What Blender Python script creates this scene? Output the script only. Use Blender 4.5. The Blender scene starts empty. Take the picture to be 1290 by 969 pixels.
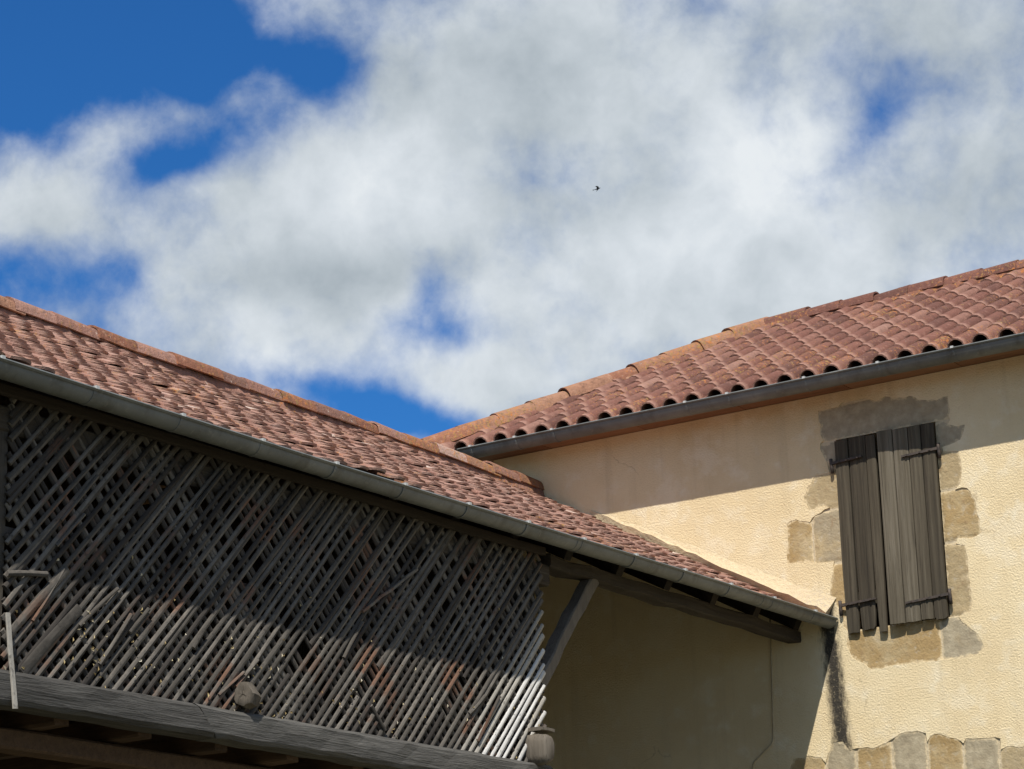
import bpy, bmesh, math, random
import numpy as np
from mathutils import Matrix, Vector
from mathutils.geometry import delaunay_2d_cdt
random.seed(7)
sc = bpy.context.scene
col = sc.collection
EZ = 1.6                                    # eye height above the yard; heights below are given from the eye
# ---------------------------------------------------------------- camera
YAW, PIT, ROL, FPX = math.radians(33.8871), math.radians(16.5241), math.radians(-1.4996), 3071.83
CX, CY = 645.0, 484.5
F = np.array([-math.sin(YAW)*math.cos(PIT), math.cos(YAW)*math.cos(PIT), math.sin(PIT)])
r0 = np.array([math.cos(YAW), math.sin(YAW), 0.0]); u0 = np.cross(r0, F)
RT = math.cos(ROL)*r0 + math.sin(ROL)*u0
UP = -math.sin(ROL)*r0 + math.cos(ROL)*u0
cam = bpy.data.cameras.new('camera'); camo = bpy.data.objects.new('camera', cam); col.objects.link(camo)
camo.matrix_world = Matrix(((RT[0], UP[0], -F[0], 0), (RT[1], UP[1], -F[1], 0), (RT[2], UP[2], -F[2], EZ), (0, 0, 0, 1)))
cam.sensor_width = 36; cam.lens = 36*FPX/1290; cam.clip_start = 0.1; cam.clip_end = 5000
sc.camera = camo
sc.cycles.max_bounces = 6; sc.cycles.diffuse_bounces = 4
def ray(x, y): return RT*((x-CX)/FPX) - UP*((y-CY)/FPX) + F
def onY(x, y, Y): d = ray(x, y); return d*Y/d[1]
def onX(x, y, X): d = ray(x, y); return d*X/d[0]
def proj(q):
    q = np.array(q, float); w = q@F
    return CX+FPX*(q@RT)/w, CY-FPX*(q@UP)/w, w
# ---------------------------------------------------------------- light
SUN = Vector((0.345, -0.66, 1.0)).normalized()
EXPOSURE = 0.2; SUN_STRENGTH = 5.0; SKY_STRENGTH = 0.1
sc.view_settings.view_transform = 'Standard'; sc.view_settings.look = 'None'
sc.view_settings.exposure = EXPOSURE; sc.view_settings.gamma = 1.0; sc.view_settings.use_curve_mapping = False
sun = bpy.data.lights.new('sun', 'SUN'); sun.energy = SUN_STRENGTH; sun.angle = math.radians(0.5); sun.color = (1.0, 0.94, 0.85)
suno = bpy.data.objects.new('sun', sun); col.objects.link(suno)
suno.rotation_euler = SUN.to_track_quat('Z', 'Y').to_euler(); suno.location = (5, -10, 20)
# ---------------------------------------------------------------- node helper
class N:
    def __init__(s, nt): s.nt = nt
    def add(s, t, **kw):
        n = s.nt.nodes.new(t)
        for k, v in kw.items(): setattr(n, k, v)
        return n
    def put(s, sock, v):
        if v is None: return
        if isinstance(v, bpy.types.NodeSocket): s.nt.links.new(v, sock)
        else: sock.default_value = v
    def m(s, op, a, b=None, c=None, clamp=False):
        n = s.add('ShaderNodeMath', operation=op, use_clamp=clamp)
        for i, v in enumerate((a, b, c)): s.put(n.inputs[i], v)
        return n.outputs[0]
    def vm(s, op, a, b=None, out=0):
        n = s.add('ShaderNodeVectorMath', operation=op)
        s.put(n.inputs[0], a); s.put(n.inputs[1], b)
        return n.outputs[out]
    def scale(s, v, k):
        n = s.add('ShaderNodeVectorMath', operation='SCALE'); s.put(n.inputs[0], v); s.put(n.inputs[3], k); return n.outputs[0]
    def noise(s, v, sc_, det=4, rough=.55, dist=0.0, col=False):
        n = s.add('ShaderNodeTexNoise'); s.put(n.inputs['Vector'], v)
        n.inputs['Scale'].default_value = sc_; n.inputs['Detail'].default_value = det
        n.inputs['Roughness'].default_value = rough; n.inputs['Distortion'].default_value = dist
        return n.outputs[1 if col else 0]
    def voro(s, v, sc_, feat='F1', out=0):
        n = s.add('ShaderNodeTexVoronoi', feature=feat); s.put(n.inputs['Vector'], v); n.inputs['Scale'].default_value = sc_
        return n.outputs[out]
    def mix(s, f, a, b, mode='MIX'):
        n = s.add('ShaderNodeMix', data_type='RGBA', blend_type=mode)
        s.put(n.inputs[0], f); s.put(n.inputs[6], c4(a)); s.put(n.inputs[7], c4(b)); return n.outputs[2]
    def sm(s, v, lo, hi):
        n = s.add('ShaderNodeMapRange', interpolation_type='SMOOTHSTEP')
        s.put(n.inputs[0], v); n.inputs[1].default_value = lo; n.inputs[2].default_value = hi
        return n.outputs[0]
    def ramp(s, f, stops):
        n = s.add('ShaderNodeValToRGB'); s.put(n.inputs[0], f); e = n.color_ramp.elements
        while len(e) < len(stops): e.new(0.5)
        for i, (p, c) in enumerate(stops): e[i].position = p; e[i].color = (*c, 1)
        return n.outputs[0]
    def sep(s, v):
        n = s.add('ShaderNodeSeparateXYZ'); s.put(n.inputs[0], v); return n.outputs
def c4(v): return (*v, 1.0) if isinstance(v, tuple) and len(v) == 3 else v
# ---------------------------------------------------------------- sky with clouds
world = bpy.data.worlds.new('World'); sc.world = world; world.use_nodes = True
nt = world.node_tree; nt.nodes.clear(); w = N(nt)
tc = w.add('ShaderNodeTexCoord').outputs['Generated']
sky = w.add('ShaderNodeTexSky', sky_type='NISHITA'); sky.sun_disc = False
sky.sun_elevation = math.asin(SUN.z); sky.sun_rotation = math.atan2(SUN.x, SUN.y)
sky.altitude = 200; sky.air_density = 1.0; sky.dust_density = 0.4; sky.ozone_density = 2.5
def blob(x, y, sx, sy, ang, amp):           # a soft patch of the sky round one world direction
    d = ray(x, y); k = float(np.linalg.norm(d)); d = d/k
    a = math.radians(ang); e1 = RT*math.cos(a)+UP*math.sin(a); e2 = -RT*math.sin(a)+UP*math.cos(a)
    e1 = e1-d*(e1@d); e1 /= np.linalg.norm(e1); e2 = np.cross(d, e1)
    mp = w.add('ShaderNodeMapping', vector_type='TEXTURE'); w.put(mp.inputs[0], warp)
    mp.inputs[1].default_value = tuple(d); mp.inputs[2].default_value = Matrix((e1, e2, d)).transposed().to_euler()
    mp.inputs[3].default_value = (sx/FPX, sy/FPX, 50.0)
    return w.m('POWER', .36788, w.vm('DOT_PRODUCT', mp.outputs[0], mp.outputs[0], out=1)), amp
def plus(v, b):
    g, amp = blob(*b); return w.m('MULTIPLY_ADD', g, amp, v)
wn = w.noise(tc, 20.0, 3, .5, col=True)
warp = w.vm('ADD', tc, w.scale(w.vm('SUBTRACT', wn, (.5, .5, .5)), 0.022))
fb = w.noise(warp, 15.0, 8, .60)
fine = w.noise(tc, 55.0, 5, .58)
cov = w.m('MULTIPLY_ADD', w.m('SUBTRACT', fb, .5), 1.5, .60)
cov = w.m('MULTIPLY_ADD', w.m('SUBTRACT', fine, .5), .50, cov)
for b in ((40, 50, 200, 115, 0, -1.0), (250, 50, 120, 75, 0, -.85), (410, 92, 62, 48, 10, -.64), (215, 205, 80, 30, 25, -.46), (320, 175, 80, 40, 15, -.44),
          (10, 350, 85, 45, 0, -.52), (150, 355, 45, 45, 0, -.34), (540, 372, 42, 34, 20, -.70), (572, 425, 85, 28, -8, -.72), (470, 505, 130, 30, -12, -.62), (575, 540, 60, 30, 0, -.3),
          (1115, 145, 75, 22, 48, -.40), (700, 215, 90, 40, 0, -.15), (335, 20, 60, 55, 0, .16), (210, 118, 80, 22, -20, .16), (130, 188, 60, 20, 35, .22),
          (60, 262, 120, 55, 0, .35), (370, 250, 170, 90, 20, .32), (330, 390, 200, 90, 0, .3), (640, 480, 80, 60, 0, .25), (820, 250, 420, 240, 0, .55), (600, 80, 150, 90, 0, .25), (1160, 25, 210, 55, 0, .32), (1260, 230, 110, 100, 0, .25)):
    cov = plus(cov, b)
cover = w.sm(cov, .12, 1.04)
lit = w.m('MULTIPLY_ADD', w.m('SUBTRACT', w.noise(warp, 11.0, 6, .56), .5), 2.2, .58)
for b in ((830, 80, 300, 95, 0, -.36), (420, 345, 170, 34, 0, -.30), (480, 225, 110, 70, 25, .35), (960, 190, 120, 60, 20, .34), (760, 320, 170, 60, 10, .3),
          (330, 450, 180, 50, -15, .3), (690, 250, 90, 50, 0, -.18), (1200, 260, 160, 60, 0, -.15)):
    lit = plus(lit, b)
lit = w.m('MULTIPLY_ADD', w.m('SUBTRACT', fine, .5), .35, lit)
cl = w.ramp(lit, [(0.0, (.33, .385, .43)), (.45, (.50, .555, .60)), (.8, (.66, .71, .755)), (1.0, (.76, .80, .83))])
clouds = w.scale(cl, .92/SKY_STRENGTH)
blue = w.mix(1.0, sky.outputs[0], (.17, .55, .97), 'MULTIPLY')
bg = w.add('ShaderNodeBackground'); bg.inputs[1].default_value = SKY_STRENGTH
w.put(bg.inputs[0], w.mix(cover, blue, clouds))
w.put(w.add('ShaderNodeOutputWorld').inputs[0], bg.outputs[0])
# ---------------------------------------------------------------- materials
def mat(name, fn, rough=.9, spec=.25, metal=0.0):
    m = bpy.data.materials.new(name); m.use_nodes = True; m.node_tree.nodes.clear(); n = N(m.node_tree)
    b = n.add('ShaderNodeBsdfPrincipled'); b.inputs['Roughness'].default_value = rough
    b.inputs['Specular IOR Level'].default_value = spec; b.inputs['Metallic'].default_value = metal
    pos = n.add('ShaderNodeNewGeometry')
    n.pos = pos.outputs['Position']; n.isl = pos.outputs['Random Per Island']
    oi = n.add('ShaderNodeObjectInfo'); n.rnd = n.m('FRACT', n.m('ADD', oi.outputs['Random'], n.isl))
    n.obj = n.add('ShaderNodeTexCoord').outputs['Object']
    c, h, dist = fn(n)
    n.put(b.inputs['Base Color'], c4(c))
    if h is not None:
        bp = n.add('ShaderNodeBump'); bp.inputs['Distance'].default_value = dist; bp.inputs['Strength'].default_value = 1.0
        n.put(bp.inputs['Height'], h); n.put(b.inputs['Normal'], bp.outputs[0])
    n.put(n.add('ShaderNodeOutputMaterial').inputs[0], b.outputs[0])
    return m
def stretch(n, v, sx, sy, sz): return n.vm('MULTIPLY', v, (sx, sy, sz))
ST0, ST1 = onY(1044, 790, 16), onY(1062, 945, 16)      # the black run-off stain below the gutter end
def f_render(n):
    big = n.noise(n.pos, .9, 5, .6); mid = n.noise(n.pos, 5.5, 5, .6)
    pebble = n.noise(n.pos, 75, 3, .6); grain = n.noise(n.pos, 190, 2, .6)
    c = n.ramp(big, [(.3, (.64, .51, .305)), (.5, (.72, .59, .37)), (.7, (.76, .65, .435))])
    c = n.mix(n.sm(mid, .5, .8), c, (.77, .69, .52))
    c = n.mix(n.m('MULTIPLY', n.sm(pebble, .55, .85), .35), c, (.42, .31, .18))
    x, y, z = n.sep(n.pos)
    t = n.m('DIVIDE', n.m('SUBTRACT', float(ST0[2]+EZ), z), float(ST0[2]-ST1[2]))
    xc = n.m('MULTIPLY_ADD', t, float(ST1[0]-ST0[0]), float(ST0[0]))
    wob = n.m('MULTIPLY', n.m('SUBTRACT', n.noise(stretch(n, n.pos, 26, 1, 9), 1.0, 6, .75), .5), .17)
    d = n.m('ABSOLUTE', n.m('ADD', n.m('SUBTRACT', x, xc), wob))
    s = n.m('SUBTRACT', 1.0, n.sm(d, .024, .105))
    s = n.m('MULTIPLY', s, n.m('SUBTRACT', 1.0, n.sm(t, .95, 1.2)))
    s = n.m('MULTIPLY', s, n.sm(z, 2.2, 3.2))
    s = n.m('MULTIPLY', s, n.m('SUBTRACT', 1.0, n.sm(t, -.1, -.25)))
    s = n.m('MULTIPLY', s, n.sm(n.noise(n.pos, 34, 5, .75), .20, .46))
    streak = n.m('MULTIPLY', n.sm(n.noise(stretch(n, n.pos, 9, 1, .35), 1.0, 5, .65), .50, .78), .30)
    c = n.mix(streak, c, (.44, .345, .21))
    patch = n.m('MULTIPLY', n.sm(n.noise(n.pos, 2.3, 5, .65), .54, .66), .45)
    c = n.mix(patch, c, (.80, .71, .53))
    wv = n.vm('ADD', n.pos, n.scale(n.noise(n.pos, 3.5, 4, .6, col=True), .35))
    crk = n.m('SUBTRACT', 1.0, n.sm(n.voro(wv, 1.1, 'DISTANCE_TO_EDGE'), .002, .008))
    crk = n.m('MULTIPLY', n.m('MULTIPLY', crk, n.sm(n.noise(n.pos, 1.7, 3, .5), .56, .64)), .35)
    c = n.mix(crk, c, (.26, .19, .11))
    # thin hairline crack patches and faint grey damp below the eaves
    damp = n.m('MULTIPLY', n.sm(n.noise(stretch(n, n.pos, 3, 3, .5), 1.0, 5, .6), .55, .8), .25)
    c = n.mix(damp, c, (.40, .36, .27))
    c = n.mix(n.m('MULTIPLY', s, .96), c, (.022, .022, .023))
    h = n.m('ADD', n.m('MULTIPLY', pebble, .8), n.m('MULTIPLY_ADD', grain, .35, n.m('MULTIPLY', mid, .5)))
    return c, h, .010
def f_stone(n):
    a = n.noise(n.pos, 3.0, 5, .6); b = n.noise(n.pos, 17, 6, .65); f = n.noise(n.pos, 70, 4, .6)
    base = n.ramp(n.rnd, [(0, (.33, .225, .098)), (.35, (.37, .265, .13)), (.6, (.35, .275, .16)), (1, (.32, .265, .175))])
    c = n.mix(n.sm(a, .45, .70), base, (.42, .33, .19))
    c = n.mix(n.m('MULTIPLY', n.sm(b, .55, .72), .7), c, (.25, .17, .09))
    c = n.mix(n.m('MULTIPLY', n.sm(b, .47, .28), .6), c, (.46, .41, .32))
    c = n.mix(n.m('MULTIPLY', n.sm(n.noise(n.pos, 6.5, 4, .6), .58, .72), .5), c, (.56, .45, .29))
    ed = n.m('MULTIPLY_ADD', n.m('SUBTRACT', n.noise(n.pos, 21, 5, .7), .5), 1.5, n.add('ShaderNodeAttribute', attribute_name='edge').outputs['Fac'])
    c = n.mix(n.m('MULTIPLY', n.sm(ed, .66, .98), .8), c, (.64, .52, .33))
    return c, n.m('ADD', n.m('MULTIPLY', b, 1.0), n.m('MULTIPLY', f, .35)), .010
def f_stone_grey(n):
    b = n.noise(n.pos, 13, 6, .65); f = n.noise(n.pos, 70, 4, .6)
    c = n.ramp(b, [(.25, (.26, .216, .145)), (.5, (.35, .298, .205)), (.75, (.45, .39, .275))])
    c = n.mix(n.m('MULTIPLY', n.sm(n.noise(n.pos, 5, 4, .6), .55, .75), .5), c, (.33, .25, .14))
    ed = n.m('MULTIPLY_ADD', n.m('SUBTRACT', n.noise(n.pos, 21, 5, .7), .5), 1.5, n.add('ShaderNodeAttribute', attribute_name='edge').outputs['Fac'])
    c = n.mix(n.m('MULTIPLY', n.sm(ed, .66, .98), .8), c, (.64, .52, .33))
    return c, n.m('ADD', b, n.m('MULTIPLY', f, .35)), .009
def f_mortar(n):
    b = n.noise(n.pos, 25, 6, .65)
    return n.ramp(b, [(.3, (.44, .36, .24)), (.7, (.60, .51, .35))]), b, .012
def f_fillet(n):
    b = n.noise(n.pos, 30, 6, .65)
    c = n.ramp(b, [(.3, (.52, .42, .265)), (.7, (.62, .51, .34))])
    x, y, z = n.sep(n.pos)
    low = n.sm(z, 5.35, 5.0)
    c = n.mix(n.m('MULTIPLY', n.m('MULTIPLY', low, n.sm(n.noise(n.pos, 60, 4, .7), .48, .58)), .7), c, (.34, .30, .26))
    return c, b, .015
def tile_mat(cols, lichen, white, dark, pale=(.40, .25, .20), mott=.55):
    def fn(n):
        base = n.ramp(n.rnd, cols)
        a = n.noise(n.pos, 9, 5, .65); f = n.noise(n.pos, 42, 4, .7); g = n.noise(n.pos, 1.3, 4, .6); h = n.noise(n.pos, 24, 4, .65)
        c = n.mix(n.m('MULTIPLY', n.sm(a, .46, .74), mott), base, dark)
        c = n.mix(n.m('MULTIPLY', n.sm(h, .52, .70), mott), c, dark)
        c = n.mix(n.m('MULTIPLY', n.sm(h, .46, .30), mott*.7), c, pale)
        c = n.mix(n.m('MULTIPLY', n.sm(n.m('ADD', f, n.m('MULTIPLY', n.m('SUBTRACT', g, .5), .6)), .60-lichen, .72-lichen*.6), .85), c, n.mix(n.sm(h, .4, .6), (.42, .15, .04), (.30, .20, .07)))
        c = n.mix(n.m('MULTIPLY', n.sm(n.noise(n.pos, 26, 3, .6), .70-white, .76-white), .7), c, (.50, .43, .36))
        sunlit_nose = n.sm(n.add('ShaderNodeAttribute', attribute_name='tail').outputs['Fac'], .80, .98)
        c = n.mix(n.m('MULTIPLY', sunlit_nose, n.m('MULTIPLY_ADD', h, .9, .1)), c, pale)  # sun highlight on the tile's lower lip, painted in as paler colour
        return c, n.m('ADD', f, n.m('MULTIPLY', h, .7)), .010
    return fn
MT = {}
MT['render'] = mat('lime_render', f_render, .95, .1)
MT['stone'] = mat('ochre_stone', f_stone); MT['stone_grey'] = mat('grey_stone', f_stone_grey); MT['mortar'] = mat('mortar', f_mortar)
MT['fillet'] = mat('cement_fillet', f_fillet)
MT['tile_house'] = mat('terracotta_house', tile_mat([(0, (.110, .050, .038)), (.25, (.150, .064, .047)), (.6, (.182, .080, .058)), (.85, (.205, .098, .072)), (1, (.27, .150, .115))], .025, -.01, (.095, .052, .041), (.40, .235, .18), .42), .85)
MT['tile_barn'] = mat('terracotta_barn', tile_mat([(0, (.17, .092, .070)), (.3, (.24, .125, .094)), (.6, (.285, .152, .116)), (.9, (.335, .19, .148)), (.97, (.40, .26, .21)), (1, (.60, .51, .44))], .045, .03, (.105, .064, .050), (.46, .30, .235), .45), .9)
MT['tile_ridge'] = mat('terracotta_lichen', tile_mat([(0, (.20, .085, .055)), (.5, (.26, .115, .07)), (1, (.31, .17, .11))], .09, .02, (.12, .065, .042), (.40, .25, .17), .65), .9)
def wood(stops, sc_=(40, 40, 2.5), red=None, bump=.006):
    def fn(n):
        p = n.vm('ADD', n.pos, n.scale((1.0, 2.0, 3.0), n.m('MULTIPLY', n.rnd, 9.0)))
        g = n.noise(stretch(n, p, *sc_), 1.0, 6, .65, .4); f = n.noise(stretch(n, p, *[3.2*k for k in sc_]), 1.0, 4, .6)
        v = n.m('ADD', n.m('MULTIPLY', g, .65), n.m('MULTIPLY', n.rnd, .35))
        c = n.ramp(v, stops)
        if red: c = n.mix(n.m('MULTIPLY', n.m('MULTIPLY', n.sm(n.noise(n.pos, 2.6, 4, .6), .52, .62), n.sm(n.rnd, .45, .75)), .8), c, red)
        c = n.mix(n.m('MULTIPLY', n.sm(f, .56, .70), .5), c, (.02, .017, .014))
        return c, n.m('ADD', g, n.m('MULTIPLY', f, .7)), bump
    return fn
MT['shutter'] = mat('weathered_shutter', wood([(.3, (.028, .023, .016)), (.48, (.064, .053, .036)), (.62, (.102, .087, .061)), (.8, (.175, .154, .117))], (38, 16, 1.1)), .85)
MT['beam'] = mat('silvered_beam', wood([(.25, (.040, .038, .035)), (.45, (.085, .082, .076)), (.6, (.13, .126, .116)), (.78, (.25, .24, .215))], (40, 2.2, 46), bump=.010), .9)
MT['post'] = mat('weathered_post', wood([(.3, (.06, .052, .042)), (.7, (.15, .13, .105))], (30, 30, 2)), .9)
MT['dark_wood'] = mat('old_brown_wood', wood([(.3, (.045, .028, .018)), (.7, (.11, .070, .044))], (2.5, 30, 30)), .9)
MT['lath'] = mat('weathered_lath', wood([(.25, (.042, .038, .033)), (.5, (.080, .072, .062)), (.75, (.165, .150, .130))], (25, 8, 8), red=(.15, .075, .045), bump=.004), .9)
MT['lath_sheen'] = mat('sheen_lath', wood([(.25, (.36, .35, .33)), (.75, (.58, .57, .545))], (25, 8, 8), bump=.003), .7)  # sheen of the brightest laths painted as a pale wood colour
MT['lath_dark'] = mat('stained_lath', wood([(.25, (.024, .021, .019)), (.75, (.066, .058, .050))], (25, 8, 8), red=(.10, .05, .03), bump=.004), .9)
MT['shade_dark'] = mat('shade_dark_boards', wood([(.3, (.014, .012, .010)), (.7, (.035, .027, .021))], (30, 2.5, 30)), .9)  # shade under the eaves put into a near-black wood colour
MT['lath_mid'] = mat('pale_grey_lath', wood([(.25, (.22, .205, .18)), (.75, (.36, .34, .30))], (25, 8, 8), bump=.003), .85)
MT['plate'] = mat('dark_plate', wood([(.3, (.026, .021, .016)), (.6, (.055, .046, .036)), (.8, (.13, .115, .092))], (30, 2.0, 34)), .9)  # near-black brown wood for the wall plate
MT['soffit'] = mat('red_brown_boards', wood([(.3, (.16, .075, .04)), (.7, (.27, .15, .085))], (2, 30, 30)), .85)
def f_zinc(n):
    a = n.noise(n.pos, 3.5, 5, .6); f = n.noise(n.pos, 35, 4, .6)
    c = n.ramp(a, [(.3, (.082, .090, .088)), (.55, (.122, .131, .127)), (.75, (.165, .172, .162))])
    c = n.mix(n.m('MULTIPLY', n.sm(n.noise(stretch(n, n.pos, 8, 8, 1.2), 1.0, 5, .65), .48, .70), .6), c, (.055, .054, .046))
    c = n.mix(n.m('MULTIPLY', n.sm(f, .55, .75), .4), c, (.21, .21, .19))
    return c, f, .001
MT['zinc'] = mat('weathered_zinc', f_zinc, .55, .5)
MT['zinc_clip'] = mat('bright_zinc_clip', lambda n: ((.42, .43, .42), None, 0), .5, .5)
MT['iron'] = mat('rusty_iron', lambda n: (n.ramp(n.noise(n.pos, 30, 4, .6), [(.3, (.030, .026, .024)), (.7, (.075, .055, .042))]), n.noise(n.pos, 80, 4, .6), .002), .7, .4)
MT['cable'] = mat('painted_cable', lambda n: (n.ramp(n.noise(n.pos, 30, 4, .6), [(.3, (.36, .29, .18)), (.7, (.46, .38, .25))]), None, 0), .7)
MT['plaster_dark'] = mat('grey_barn_wall', f_stone_grey)
def f_ground(n):
    a = n.noise(n.pos, .35, 5, .6); b = n.noise(n.pos, 14, 5, .65)
    c = n.ramp(n.m('ADD', n.m('MULTIPLY', a, .6), n.m('MULTIPLY', b, .4)), [(.35, (.08, .085, .04)), (.52, (.14, .13, .09)), (.7, (.21, .19, .14))])
    return c, b, .03
MT['ground'] = mat('gravel_yard', f_ground)
MT['bird'] = mat('dark_feathers', lambda n: (n.ramp(n.noise(n.obj, 30, 3, .6), [(.3, (.03, .035, .045)), (.7, (.07, .075, .085))]), None, 0), .7)
MT['straw'] = mat('dry_straw', lambda n: (n.ramp(n.rnd, [(0, (.30, .22, .10)), (.5, (.45, .36, .18)), (1, (.62, .58, .48))]), None, 0), .9)
# ---------------------------------------------------------------- mesh helpers
def link(o, parent=None):
    col.objects.link(o)
    if parent is not None:
        o.parent = parent
        if parent.type == 'EMPTY': o.matrix_parent_inverse = Matrix.Translation(-Vector(parent.location))
    return o
def data(name, vs, fs, m, smooth=False, local=False):
    me = bpy.data.meshes.new(name)
    me.from_pydata([tuple(map(float, v)) if local else (float(v[0]), float(v[1]), float(v[2])+EZ) for v in vs], [], fs)
    me.materials.append(MT[m] if isinstance(m, str) else m)
    if smooth:
        for p in me.polygons: p.use_smooth = True
    me.update(); return me
def obj(name, me, parent=None, kind=None):
    o = bpy.data.objects.new(name, me); link(o, parent)
    if kind: o['kind'] = kind
    return o
def fixn(me):
    bm = bmesh.new(); bm.from_mesh(me); bmesh.ops.recalc_face_normals(bm, faces=bm.faces); bm.to_mesh(me); bm.free(); return me
BOXF = [(0, 3, 2, 1), (4, 5, 6, 7), (0, 1, 5, 4), (1, 2, 6, 5), (2, 3, 7, 6), (3, 0, 4, 7)]
def boxv(x0, x1, y0, y1, z0, z1): return [(x0, y0, z0), (x1, y0, z0), (x1, y1, z0), (x0, y1, z0), (x0, y0, z1), (x1, y0, z1), (x1, y1, z1), (x0, y1, z1)]
def box(name, x0, x1, y0, y1, z0, z1, m, parent=None, kind=None):
    return obj(name, data(name, boxv(x0, x1, y0, y1, z0, z1), BOXF, m), parent, kind)
def thing(name, loc, label, cat, group=None):
    o = bpy.data.objects.new(name, None); col.objects.link(o); o.location = loc; o.empty_display_size = .2
    o['label'] = label; o['category'] = cat
    if group: o['group'] = group
    return o
def bar(name, a, b, wd, th, m, parent=None, up=(0, 0, 1), segs=6, rough=.0, seed=0, taper=1.0):
    """a roughly hewn timber from a to b with a slightly uneven section"""
    rg = random.Random(seed); a = Vector(a); b = Vector(b); d = (b-a).normalized(); s = d.cross(Vector(up)).normalized(); t = s.cross(d)
    vs, fs = [], []
    for i in range(segs+1):
        k = i/segs; c = a.lerp(b, k); tp = 1+(taper-1)*k
        c = c + s*rg.uniform(-rough, rough) + t*rg.uniform(-rough, rough)
        for sx, tx in ((-1, -1), (-.8, -1), (.8, -1), (1, -.8), (1, .8), (.8, 1), (-.8, 1), (-1, .8)):
            vs.append(c + s*(sx*wd/2*tp+rg.uniform(-rough, rough)*.5) + t*(tx*th/2*tp+rg.uniform(-rough, rough)*.5))
    for i in range(segs):
        for j in range(8): fs.append((i*8+j, i*8+(j+1) % 8, i*8+8+(j+1) % 8, i*8+8+j))
    fs.append(tuple(range(7, -1, -1))); fs.append(tuple(range(segs*8, segs*8+8)))
    return obj(name, fixn(data(name, vs, fs, m)), parent)
def tube(name, pts, r, m, parent=None, n=8):
    vs, fs = [], []
    for i, p in enumerate(pts):
        p = Vector(p); q = Vector(pts[min(i+1, len(pts)-1)])-Vector(pts[max(i-1, 0)]); q.normalize()
        s = q.cross(Vector((.3, 1, .2))).normalized(); t = s.cross(q)
        for k in range(n):
            a = 2*math.pi*k/n; vs.append(p+s*r*math.cos(a)+t*r*math.sin(a))
    for i in range(len(pts)-1):
        for k in range(n): fs.append((i*n+k, i*n+(k+1) % n, i*n+n+(k+1) % n, i*n+n+k))
    fs.append(tuple(range(n-1, -1, -1))); fs.append(tuple(range((len(pts)-1)*n, len(pts)*n)))
    return obj(name, fixn(data(name, vs, fs, m, True)), parent)
# ---------------------------------------------------------------- ground
g = obj('ground', data('ground', [(-400, -400, -1.6), (400, -400, -1.6), (400, 400, -1.6), (-400, 400, -1.6)], [(0, 1, 2, 3)], 'ground'), kind='structure')
# ---------------------------------------------------------------- house
YW = 16.0
house = thing('farmhouse', (-6.0, 18.5, 0), 'cream rendered stone farmhouse with a hipped terracotta tile roof and a closed shuttered window', 'house')
def wpx(pts, ox=0, oy=0, s=1.0, y=YW): return [onY(ox+px/s, oy+py/s, y) for px, py in pts]
def c6(*p): return wpx(p, 960, 480, 3.876)
def c7(*p): return wpx(p, 960, 720, 3.891)
def c9(*p): return wpx(p, 980, 860, 4.161)
OPL, OPR, OPB, OPT = -7.843, -7.030, 3.285, 4.742          # window opening
# outline of the stonework left bare of render round the window
sur = c6((275, 145), (345, 132), (420, 95), (500, 84), (555, 98), (600, 74), (640, 88), (720, 72), (785, 92), (850, 95), (908, 72), (918, 190), (905, 212), (950, 222), (990, 212), (985, 245), (968, 285), (912, 312), (880, 322), (885, 345), (958, 343), (976, 430), (965, 505), (942, 530), (1000, 522), (1036, 580), (1055, 660), (1074, 738), (1020, 768), (955, 768), (945, 792), (990, 800), (1006, 900), (1010, 968))
sur += c7((1012, 0), (1032, 150), (1022, 195), (962, 222), (985, 252), (1058, 308), (1090, 370), (1050, 408), (900, 430), (650, 458), (540, 480), (505, 452), (440, 420), (414, 360), (425, 300), (400, 268), (385, 190), (330, 122), (345, 0))
sur += c6((342, 960), (352, 882), (125, 893), (120, 700), (165, 676), (232, 690), (262, 655), (330, 618), (300, 612), (228, 628), (204, 590), (220, 520), (262, 462), (330, 448), (318, 400), (292, 350), (284, 305), (300, 292), (288, 268))
# stones showing at the foot of the view
low = c9((60, 470), (80, 402), (150, 384), (225, 392), (250, 420), (262, 375), (290, 312), (340, 306), (378, 355), (440, 343), (520, 338), (590, 300), (640, 268), (700, 258), (775, 264), (782, 310), (800, 280), (850, 268), (930, 292), (972, 318), (985, 292), (1080, 290), (1165, 292), (1168, 350), (1230, 332), (1320, 345), (1480, 330), (1640, 350), (1680, 470))
zl = 1.55
low = low + [np.array([low[-1][0]+.05, YW, zl]), np.array([low[0][0]-.05, YW, zl])]
HX0, HX1, HZ1 = -10.95, -1.0, 5.105
def jag(pts, k=.006, step=.05):      # break long straight runs of an outline into a hand-finished edge
    out = []; rg = random.Random(3)
    for i, p in enumerate(pts):
        q = pts[(i+1) % len(pts)]; L = np.linalg.norm(q-p); n = max(1, int(L/step)); out.append(p)
        for j in range(1, n): out.append(p+(q-p)*j/n+np.array([rg.uniform(-k, k), 0, rg.uniform(-k, k)]))
    return out
def inside(p, poly):
    c = False; n = len(poly)
    for i in range(n):
        a, b = poly[i], poly[i-1]
        if (a[2] > p[1]) != (b[2] > p[1]) and p[0] < (b[0]-a[0])*(p[1]-a[2])/(b[2]-a[2])+a[0]: c = not c
    return c
rim = [np.array(v, float) for v in ((HX0, YW, -1.6), (HX1, YW, -1.6), (HX1, YW, HZ1), (HX0, YW, HZ1))]
holes = [jag(sur, .009, .035), jag(low, .009, .035)]
v2, e2 = [], []
for lp in [rim]+holes:
    k = len(v2); v2 += [Vector((p[0], p[2])) for p in lp]; e2 += [(k+i, k+(i+1) % len(lp)) for i in range(len(lp))]
cv, ce, cf, _, _, _ = delaunay_2d_cdt(v2, e2, [], 0, 1e-5)
keep = []
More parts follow.
